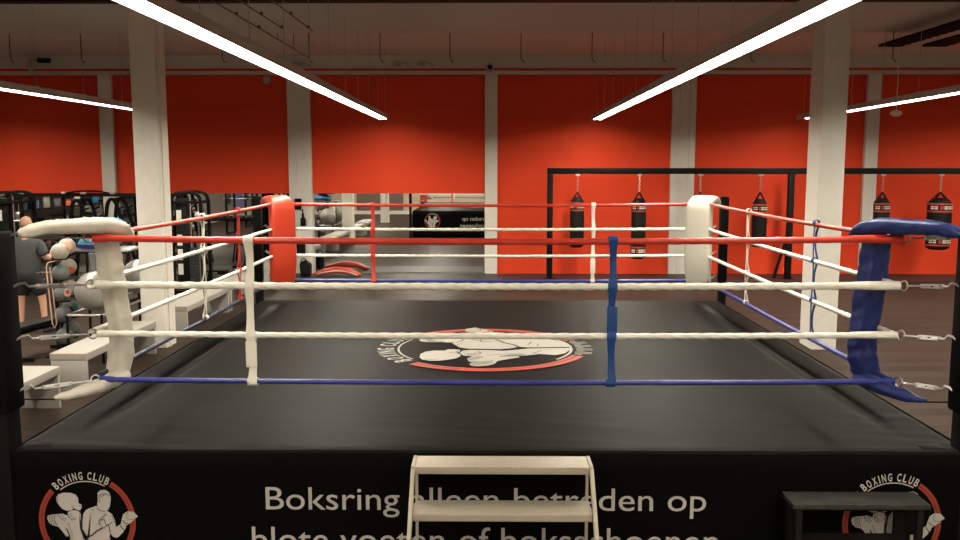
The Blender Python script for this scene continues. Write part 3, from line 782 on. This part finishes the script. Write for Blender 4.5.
# ------------------------------------------------------------------ floor items near the mirror
t = thing('kick_shield', 'curved red padded shield lying on the floor by the mirror', 'kick shield', (-3.65, 21.2, .012))
P = lerp_path([(-4.24, 21.2, .07), (-4.0, 21.2, .12), (-3.7, 21.2, .16), (-3.4, 21.2, .13), (-3.2, 21.2, .06), (-3.1, 21.15, .045)], 5)
MB().rectsweep(P, (0, 1, 0), lin([.2, .34, .36, .34, .25, .08], 5), lin([.06, .12, .14, .12, .08, .04], 5), rnd=.4).build('pad_cover', 'red_pad', t)
m = MB(); P2 = [p+Vector((0, -.182, .0)) for p in P[2:-4]]; m.tube(P2, .012, 6); m.build('piping', 'print_white', t)
t = thing('gym_bag', 'small black gym bag slumped at the foot of the wide left pilaster', 'bag', (-4.42, 21.0, .012))
m = MB(); m.box((-4.42, 21.0, .21), (.26, .3, .38), bev=.1, seg=4).wrinkle(.03, (6, 6, 6)); m.build('bag_body', 'black_vinyl', t)
MB().tube(lerp_path([(-4.5, 20.86, .34), (-4.46, 20.86, .46), (-4.38, 20.86, .46), (-4.34, 20.86, .34)], 4), .012, 6).build('handle', 'black_vinyl', t)
# things fixed on the wide pilaster
p = at(298, 204, WY-.26); tag(MB().box(p, (.16, .12, .27), bev=.02).build('wall_box', 'black_metal'), 'black box on the wide left pilaster beside the red corner pad', 'wall box')
p = at(303, 222, WY-.24)
t = thing('wall_dispenser', 'black spray bottle holder with bottle on the wide left pilaster', 'dispenser', p)
MB().box(p, (.11, .09, .2), bev=.012).build('holder', 'black_metal', t)
m = MB(); m.lathe([(.03, .08), (.03, .2), (.012, .24), (.012, .28), (0, .28)], p, 12); m.box(p+Vector((-.02, 0, .29)), (.07, .03, .025)); m.build('bottle', 'black_vinyl', t)
p = at(301, 247, WY-.27); tag(MB().box(p, (.2, .12, .42), bev=.015).build('fuse_box', 'black_metal'), 'black upright box low on the wide left pilaster', 'wall box')

# ------------------------------------------------------------------ gym area left
# cable crossover
cr = thing('cable_crossover', 'large black cable crossover machine with two weight towers behind the left pillar', 'gym machine', (-8, 18.2, 0))
def tower(x):
    m = MB()
    for y in (17.95, 18.45):
        P = lerp_path([(x-.3, y, 0), (x-.3, y, 1.2), (x-.3, y, 1.85), (x-.26, y, 2.05), (x-.12, y, 2.12), (x+.12, y, 2.12), (x+.26, y, 2.05), (x+.3, y, 1.85), (x+.3, y, 1.2), (x+.3, y, 0)], 4)
        m.rectsweep(P, (0, 1, 0), .09, .06, rnd=.2)
    for z in (.06, 1.2, 1.9): m.b2((x-.3, 17.95, z), (x+.3, 18.45, z+.05)) if z != 1.2 else None
    o = m.build('tower_frame', 'black_metal', cr)
    m = MB(); m.b2((x-.28, 18.1, .1), (x-.05, 18.4, 2.0), bev=.02); m.build('side_shroud', 'black_vinyl', cr)
    m = MB()
    for k in range(14): m.b2((x-.03, 18.1, .15+k*.06), (x+.2, 18.3, .2+k*.06), bev=.004)
    m.build('weight_stack', 'rubber', cr)
    m = MB()
    for dx in (0, .16): m.cyl((x+dx, 18.2, .1), (x+dx, 18.2, 2.05), .014, 8)
    m.cyl((x+.24, 18.0, .1), (x+.24, 18.0, 2.0), .025, 10); m.build('guide_rod', 'chrome', cr)
    m = MB(); m.box((x+.24, 17.98, 1.65), (.12, .12, .16), bev=.01); m.cyl((x+.16, 17.9, 1.55), (x+.32, 17.9, 1.55), .02); m.build('pulley_carriage', 'steel', cr)
    for z in (.45, .75, 1.05, 1.55): MB().b2((x-.2, 17.93, z), (x-.1, 17.945, z+.22)).build('label_plate', 'print_white', cr)
tower(-9.85); tower(-6.18)
m = MB(); m.bar((-9.6, 18.2, 2.07), (-6.4, 18.2, 2.07), .09, .07); m.tube(lerp_path([(-8.9, 18.15, 2.05), (-8.5, 18.1, 2.14), (-8.0, 18.1, 2.14), (-7.6, 18.15, 2.05)], 5), .018, 8); m.build('cross_beam', 'black_metal', cr)
m = MB()
for x in (-8.75, -8.35, -7.75): m.box((x, 18.15, 2.11), (.10, .09, .05), bev=.01)
m.build('grip', 'chrome', cr)
# arched weight trees
def wtree(x, y, lab):
    t = thing('weight_tree', lab, 'weight rack', (x, y, 0), 'arched barbell racks')
    m = MB()
    for yy in (y-.25, y+.25):
        P = lerp_path([(x-.36, yy, 0), (x-.24, yy, .8), (x-.14, yy, 1.5), (x-.09, yy, 1.82), (x, yy, 1.94), (x+.10, yy, 1.84), (x+.2, yy, 1.5), (x+.42, yy, .8), (x+.6, yy, 0)], 4)
        m.rectsweep(P, (0, 1, 0), .07, .07, rnd=.2)
    m.b2((x-.28, y-.25, .6), (x-.22, y+.25, .66)); m.b2((x-.03, y-.25, 1.9), (x+.03, y+.25, 1.96)); m.build('arch_frame', 'black_metal', t)
    for k in range(7):
        f = k/6; xx = x+.16+(.34)*f; zz = 1.72-1.05*f
        for yy in (y-.28, y+.22): MB().bar((xx, yy, zz), (xx+.12, yy, zz+.06), .05, .03).build('peg', 'black_metal', t)
wtree(-8.75, 18.9, 'black arched rack with pegs behind the left pad arm, the left of the two')
wtree(-8.30+.0, 19.6, 'black arched rack with pegs behind the left pad arm, the right of the two')
# dumbbell rack with dumbbells
t = thing('dumbbell_rack', 'long black two-tier dumbbell rack behind the person', 'rack', (-8.3, 17.0, 0))
m = MB()
for z in (.35, 1.0):
    m.bar((-9.6, 16.9, z), (-7.0, 16.9, z), .05, .04); m.bar((-9.6, 17.15, z+.06), (-7.0, 17.15, z+.06), .05, .04)
m.build('shelf_rail', 'black_metal', t)
for x in (-9.55, -7.05): m = MB(); m.bar((x, 16.8, 0), (x, 17.15, 1.15), .07, .06); m.bar((x, 16.75, .03), (x, 17.35, .03), .07, .05); m.build('leg', 'black_metal', t)
db = thing('dumbbell', 'black hexagonal dumbbell on the lower tier of the dumbbell rack', 'dumbbell', (-9.3, 17.02, .46), 'dumbbells on the rack')
MB().cyl((-9.3, 16.93, .46), (-9.3, 17.11, .46), .016, 8).build('handle', 'chrome', db)
for s in (-1, 1): MB().lathe([(0, -.055), (.06, -.055), (.07, -.035), (.07, .035), (.06, .055), (0, .055)], (-9.3, 17.02+s*.13, .46), 6, Matrix.Rotation(PI/2, 3, 'X')).build('weight_head', 'rubber', db)
for z, lab in ((.46, 'black hexagonal dumbbell on the lower tier of the dumbbell rack'), (1.11, 'black hexagonal dumbbell on the upper tier of the dumbbell rack')):
    for k in range(12):
        if z < 1 and k == 0: continue
        dup(db, (-9.3+k*.19, 17.02, z), lab)
# person standing with back to viewer
px_, py_ = -7.40, 14.0
pr = thing('person', 'person with cropped hair in grey t-shirt and black shorts standing with the back turned', 'person', (px_, py_, 0))
def skin_body(name, verts, edges, radii, mt, root=0, sub=2):
    me = bpy.data.meshes.new(name); me.from_pydata([Vector(v) for v in verts], edges, [])
    o = bpy.data.objects.new(name, me); COL.objects.link(o)
    o.modifiers.new('s', 'SKIN')
    for i, r in enumerate(radii): me.skin_vertices[0].data[i].radius = r if isinstance(r, tuple) else (r, r)
    me.skin_vertices[0].data[root].use_root = True
    md = o.modifiers.new('u', 'SUBSURF'); md.levels = sub; md.render_levels = sub
    bpy.context.view_layer.update()
    ev = o.evaluated_get(bpy.context.evaluated_depsgraph_get()); nm = bpy.data.meshes.new_from_object(ev)
    bpy.data.objects.remove(o); nm.materials.clear(); nm.materials.append(M[mt])
    for p in nm.polygons: p.use_smooth = True
    return nm
H = 1.82
V = [(0, 0, .98), (0, 0, 1.15), (0, 0, 1.38), (0, .01, 1.52), (0, .02, 1.60), (0, .03, 1.70), (0, .03, 1.79),      # 0-6 spine/head
     (-.19, 0, 1.47), (-.25, .02, 1.20), (-.22, .18, 1.05), (-.20, .30, 1.08),                       # 7-10 left arm
     (.19, 0, 1.47), (.27, .04, 1.20), (.24, .27, 1.18), (.20, .36, 1.24),                         # 11-14 right arm
     (-.11, 0, .92), (-.14, 0, .52), (-.15, -.03, .10), (-.15, .12, .04),                              # 15-18
     (.12, 0, .92), (.20, .02, .52), (.24, -.02, .10), (.25, .13, .04)]
E = [(0, 1), (1, 2), (2, 3), (3, 4), (4, 5), (5, 6), (2, 7), (7, 8), (8, 9), (9, 10), (2, 11), (11, 12), (12, 13), (13, 14), (0, 15), (15, 16), (16, 17), (17, 18), (0, 19), (19, 20), (20, 21), (21, 22)]
Rr = [(.16, .11), (.145, .10), (.17, .11), (.07, .07), (.06, .06), (.082, .095), (.07, .08), .065, .05, .042, .035, .065, .05, .042, .035, .095, .06, .042, .038, .095, .06, .042, .038]
me = skin_body('body', V, E, Rr, 'skin')
o = bpy.data.objects.new('body', me); COL.objects.link(o); o.parent = pr
me = skin_body('t_shirt', [(0, 0, .86), (0, 0, 1.12), (0, 0, 1.38), (0, .005, 1.49), (-.19, 0, 1.46), (-.245, .015, 1.22), (.19, 0, 1.46), (.255, .03, 1.22)], [(0, 1), (1, 2), (2, 3), (2, 4), (4, 5), (2, 6), (6, 7)],
               [(.225, .16), (.215, .15), (.225, .15), (.09, .085), .10, .095, .10, .095], 'grey_shirt')
o = bpy.data.objects.new('t_shirt', me); COL.objects.link(o); o.parent = pr
me = skin_body('shorts', [(0, 0, 1.04), (0, 0, .92), (-.12, 0, .84), (-.145, 0, .58), (.125, 0, .84), (.19, .01, .58)], [(0, 1), (1, 2), (2, 3), (1, 4), (4, 5)], [(.17, .13), (.18, .13), (.12, .125), (.10, .11), (.12, .125), (.10, .11)], 'black_short')
o = bpy.data.objects.new('shorts', me); COL.objects.link(o); o.parent = pr
m = MB(); m.world = False; m.ball((0, .02, 1.765), .105, 16, (.88, 1, 1.0)); hr = m.build('hair', 'hair', pr); 
m = MB(); m.world = False
for s in (-1, 1): m.ball((s*.088, .035, 1.70), .028, 8, (.5, 1, 1.1))
m.ball((0, .135, 1.69), .018, 8); m.build('ear', 'skin', pr)
for (hx, hy, hz) in ((-.20, .31, 1.08), (.20, .37, 1.25)):
    m = MB(); m.world = False; m.ball((hx, hy+.02, hz), .04, 10, (.8, 1, 1))
    for q in range(4): m.tube([(hx-.025+q*.017, hy+.04, hz), (hx-.025+q*.017, hy+.085-.008*abs(q-1.5), hz+.01), (hx-.025+q*.017, hy+.10, hz-.03)], .009, 6)
    m.tube([(hx+.03, hy, hz), (hx+.05, hy+.03, hz+.02), (hx+.045, hy+.06, hz+.02)], .010, 6); m.build('hand', 'skin', pr)
for (fx, fy) in ((-.15, .06), (.25, .07)):
    m = MB(); m.world = False; m.box((fx, fy, .045), (.10, .29, .09), bev=.03, seg=3); m.build('shoe', 'rubber', pr)
# flat bench
t = thing('weight_bench', 'black padded flat weight bench beside the front left ring post', 'weight bench', (-6.3, 12.4, 0))
MB().bar((-6.5, 11.7, .47), (-6.22, 12.9, .47), .28, .07, .02).build('seat_pad', 'black_vinyl', t)
m = MB(); m.bar((-6.48, 11.8, .40), (-6.24, 12.8, .40), .07, .06)
m.build('frame', 'black_metal', t)
for (x, y) in ((-6.48, 11.85), (-6.25, 12.75)):
    m = MB(); m.b2((x-.04, y-.03, 0), (x+.04, y+.03, .4)); m.b2((x-.22, y-.03, 0), (x+.22, y+.03, .05), bev=.005); m.build('leg', 'black_metal', t)
# medicine ball tower
t = thing('ball_tower', 'black upright medicine ball tower left of the white benches', 'rack', (-5.87, 12.35, 0))
MB().cyl((-6.12, 12.29, 0), (-6.12, 12.29, 1.62), .03, 12).build('pole', 'black_metal', t)
m = MB(); m.b2((-6.2, 12.05, 0), (-5.6, 12.65, .03), bev=.005); m.build('base', 'black_metal', t)
BZ = [1.48, 1.19, .89, .60, .29]
for z in BZ:
    m = MB(); m.tube(ringpts((-5.98, 12.18, z-.10), (1, 0, 0), (0, 1, 0), .09, 14), .008, 6, closed=True); m.tube(ringpts((-6.02, 12.48, z-.07), (1, 0, 0), (0, 1, 0), .09, 14), .008, 6, closed=True)
    m.tube([(-6.12, 12.29, z-.10), (-5.98, 12.22, z-.10)], .01, 6); m.build('ball_holder', 'black_metal', t)
def mball(c, base, patches, lab):
    t = thing('medicine_ball', lab, 'medicine ball', c, 'medicine balls on the tower')
    MB().ball(c, .118, 24).build('ball', base, t)
    for (mt, d, r) in patches:
        d = Vector(d).normalized(); q = d.to_track_quat('Z', 'Y').to_matrix(); n = 5; R0 = .1205
        MB().lathe([(R0*math.sin(r*i/n), R0*math.cos(r*i/n)) for i in range(n+1)], c, 16, q).build('coloured_patch', mt, t)
rows = [('topmost', (('beige_rubber', [('taupe_rubber', (0, -1, .2), .6)], 'beige medicine ball with taupe patch'), ('beige_rubber', [('orange_rubber', (.3, -1, -.1), .75)], 'beige and orange medicine ball'))),
        ('second highest', (('grey_rubber', [('green', (.2, -.7, .8), .3)], 'dark grey medicine ball with small green mark'), ('taupe_rubber', [('red_rubber', (.6, -.7, -.5), .6)], 'taupe and red medicine ball'))),
        ('middle', (('grey_rubber', [('red_rubber', (1, -.5, .2), .5), ('red_rubber', (-1, -.5, -.1), .4)], 'dark grey medicine ball with red patches'), ('beige_rubber', [('grey_rubber', (-.2, -.6, .9), .4)], 'beige medicine ball with grey cap'))),
        ('second lowest', (('grey_rubber', [], 'plain dark grey medicine ball'), ('grey_rubber', [('navy', (.5, -1, -.1), .35), ('green', (1, -.5, .4), .4)], 'dark grey medicine ball with navy and green marks'))),
        ('lowest', (('grey_rubber', [], 'plain dark grey medicine ball'), ('grey_rubber', [], 'rear dark grey medicine ball')))]
for z, (rn, (a, b)) in zip(BZ, rows):
    mball((-5.98, 12.18, z+.0), a[0], a[1], '%s, %s row, front' % (a[2], rn))
    mball((-6.02, 12.48, z+.05), b[0], b[1], '%s, %s row, behind' % (b[2], rn))
# swiss ball rack
t = thing('gym_ball_rack', 'steel two-level rack holding silver gym balls behind the left corner pad', 'rack', (-5.5, 12.9, 0))
m = MB()
for x in (-5.72, -5.25): m.tube([(x, 11.75, .66), (x, 14.2, .66)], .018, 8)
for y in (11.75, 14.2): m.tube([(-5.72, y, .66), (-5.25, y, .66)], .018, 8)
m.build('ball_rail', 'steel', t)
m = MB(); m.b2((-6.15, 12.7, 1.43), (-5.25, 13.35, 1.46), bev=.005); m.build('shelf', 'steel', t)
for (x, y) in ((-5.72, 14.22), (-5.25, 14.22), (-6.12, 13.3), (-5.3, 13.3), (-5.25, 11.75), (-5.72, 11.75)):
    m = MB(); m.cyl((x, y, 0), (x, y, 1.44 if y == 13.3 else .67), .02, 8); m.build('upright', 'black_metal', t)
def gball(c, lab):
    o = MB(); n = 40; prof = []
    for i in range(n+1):
        a = PI*i/n; r = .27*(1+.006*math.cos(a*24)); prof.append((r*math.sin(a), r*math.cos(a)))
    q = Vector((1, .25, 0)).to_track_quat('Z', 'Y').to_matrix()
    o.lathe(prof, c, 36, q); tag(o.build('gym_ball', 'silver_ball', smooth=80), lab, 'gym ball', 'silver gym balls')
gball((-5.47, 12.1, .945), 'large silver gym ball in front, left of the white corner pad')
gball((-5.5, 13.75, .945), 'large silver gym ball half behind the white corner pad, nearer the pillar')
def bosu(c, lab):
    t = thing('balance_dome', lab, 'balance trainer', c, 'teal balance domes')
    MB().lathe([(0, 0), (.29, 0), (.30, .02), (.30, .07), (.27, .075)], c, 28).build('base', 'navy', t)
    MB().lathe([(.285, .07)]+[(.28*math.cos(a*PI/16), .07+.155*math.sin(a*PI/16)) for a in range(1, 8)]+[(0, .225)], c, 28).build('dome', 'teal', t)
bosu((-5.80, 13.02, 1.462), 'teal balance dome on the rack shelf, lower of two')
bosu((-5.66, 13.05, 1.69), 'teal balance dome peeking over the white pad arm, upper of two')
t = thing('folded_mat', 'grey mat with red edge hanging beside the medicine balls', 'mat', (-5.72, 12.72, 1.2))
P = [(-5.73, 12.62, 1.42), (-5.71, 12.64, 1.2), (-5.69, 12.63, 1.05)]
MB().rectsweep(lerp_path(P, 4), (1, 0, 0), .10, .04).build('mat_body', 'grey_rubber', t)
MB().tube([(-5.66, 12.6, 1.42), (-5.64, 12.6, 1.2), (-5.62, 12.6, 1.05)], .012, 6).build('edging', 'red_rubber', t)
t = thing('resistance_band', 'thin beige looped cord hanging left of the medicine balls', 'band', (-5.98, 11.9, .6))
MB().tube([(-6.0, 12.38, 1.36), (-6.03, 11.93, 1.36), (-6.04, 11.9, 1.3), (-6.0, 11.9, .52), (-5.97, 11.9, .46), (-5.94, 11.9, .52), (-5.99, 11.9, 1.3)], .009, 6).build('cord', 'band', t)
MB().tube(ringpts((-5.83, 12.03, .93), (1, 0, 0), (0, 0, 1), .045, 14), .012, 6, closed=True).build('knot', 'beige_rubber', t)
# low trestle and stool
def trestle(x, y, w, h, d, lab, nm='step_trestle'):
    t = thing(nm, lab, 'trestle', (x, y, 0))
    MB().b2((x-w/2, y-d/2, h-.035), (x+w/2, y+d/2, h), bev=.005).build('top', 'black_metal', t)
    for sx in (-1, 1):
        for sy in (-1, 1): MB().bar((x+sx*(w/2-.02), y+sy*(d/2-.02), h-.035), (x+sx*(w/2+.03), y+sy*(d/2), .01), .035, .035).build('leg', 'black_metal', t)
trestle(-6.3, 20.2, .46, .27, .3, 'low black step trestle on the floor before the mirror')
trestle(-6.9, 19.2, .4, .5, .3, 'taller black stool behind the cable machine')
tag(MB().b2((-6.6, 21.2, .05), (-5.6, 21.26, .11)).build('floor_bar', 'black_metal'), 'thin black bar lying at the foot of the mirror', 'bar')
# storage rack at the left wall (seen in the mirrors)
t = thing('storage_rack', 'grey steel storage rack along the left wall with kettlebells', 'rack', (-12.6, 11, 0))
for z in (.3, .9, 1.5, 1.9):
    MB().b2((-12.9, 8, z), (-12.4, 15, z+.04)).build('shelf', 'black_metal', t)
for y in (8, 10.3, 12.6, 15):
    MB().b2((-12.44, y-.03, 0), (-12.38, y+.03, 2.0)).build('upright', 'black_metal', t)
kb = thing('kettlebell', 'black kettlebell on the storage rack by the left wall', 'kettlebell', (-12.65, 8.4, .341), 'kettlebells on the storage rack')
MB().lathe([(0, 0), (.07, 0), (.11, .05), (.12, .11), (.09, .18), (.04, .2), (0, .2)], (-12.65, 8.4, .341), 18).build('weight_body', 'rubber', kb)
MB().tube(lerp_path([(-12.65, 8.33, .5), (-12.65, 8.33, .62), (-12.65, 8.47, .62), (-12.65, 8.47, .5)], 5), .017, 8).build('handle', 'rubber', kb)
for zi, z in enumerate((.341, .941, 1.541)):
    for k in range(14):
        if zi == 0 and k == 0: continue
        dup(kb, (-12.65, 8.4+k*.47, z))
t = thing('storage_rack', 'grey steel rack of boxes along the left wall near the mirror', 'rack', (-12.6, 18, 0))
for z in (.25, .85, 1.45, 1.95): MB().b2((-12.9, 15.6, z), (-12.3, 20.9, z+.04)).build('shelf', 'black_metal', t)
for y in (15.6, 18.2, 20.9): MB().b2((-12.34, y-.03, 0), (-12.28, y+.03, 2.0)).build('upright', 'black_metal', t)
bx = thing('storage_box', 'grey lidded storage box on the rack by the left wall', 'box', (-12.6, 15.95, .291), 'storage boxes near the mirror')
cols = ['grey_rubber', 'red_rubber', 'beige_rubber', 'rubber', 'teal', 'taupe_rubber']; k = 0
for zi, z in enumerate((.291, .891, 1.491)):
    for q in range(8):
        c = cols[(k*5+zi) % 6]; k += 1; y = 15.95+q*.62; h = .2+.12*((k*7) % 5)/4
        b = bx if k == 1 else thing('storage_box', '%s storage box, %s shelf of the rack by the left wall' % ({'grey_rubber': 'dark grey', 'red_rubber': 'red', 'beige_rubber': 'beige', 'rubber': 'black', 'teal': 'teal', 'taupe_rubber': 'taupe'}[c], ('lowest', 'middle', 'top')[zi]), 'box', (-12.6, y, z), 'storage boxes near the mirror')
        MB().b2((-12.8, y-.2, z), (-12.4, y+.2, z+h), bev=.02).build('bin', c, b)
        MB().b2((-12.82, y-.22, z+h), (-12.38, y+.22, z+h+.02), bev=.005).build('lid', 'rubber', b)
# squat rig seen in mirror, left area
def rig(x, y, lab):
    t = thing('squat_rack', lab, 'rack', (x, y, 0), 'black squat racks')
    for sx in (-.6, .6):
        for sy in (-.55, .55): MB().b2((x+sx-.04, y+sy-.04, 0), (x+sx+.04, y+sy+.04, 2.3), bev=.004).build('upright', 'black_metal', t)
    m = MB()
    for sx in (-.6, .6): m.bar((x+sx, y-.6, 2.26), (x+sx, y+.6, 2.26), .07, .07); m.bar((x+sx, y-.6, .04), (x+sx, y+.6, .04), .07, .07)
    for sy in (-.55, .55): m.bar((x-.6, y+sy, 2.26), (x+.6, y+sy, 2.26), .06, .06)
    m.build('cross_bar', 'black_metal', t)
    MB().cyl((x-1.05, y-.62, 1.35), (x+1.05, y-.62, 1.35), .015, 10).build('barbell', 'chrome', t)
    for sx in (-.85, .85): MB().lathe([(.03, -.04), (.22, -.04), (.225, 0), (.22, .04), (.03, .04)], (x+sx, y-.62, 1.35), 24, Matrix.Rotation(PI/2, 3, 'Y')).build('weight_plate', 'rubber', t)
rig(-9.6, 9.0, 'black squat rack with barbell, seen only in the mirror')
rig(-9.9, 5.2, 'black squat rack with barbell farther back, seen only in the mirror')
p = MB().b2((XL+.021, -2.9, .4), (XL+.05, -1.3, 2.3)).build('wall_poster', 'poster'); tag(p, 'lavender blue poster board on the left wall, seen in the mirror', 'poster')

# ------------------------------------------------------------------ world and view
w = bpy.data.worlds.new('world'); sc.world = w; w.use_nodes = True
w.node_tree.nodes['Background'].inputs['Color'].default_value = (.05, .04, .035, 1); w.node_tree.nodes['Background'].inputs['Strength'].default_value = .2
vs = sc.view_settings
vs.view_transform = 'Standard'; vs.look = 'None'; vs.gamma = 1; vs.use_curve_mapping = False; vs.exposure = .14
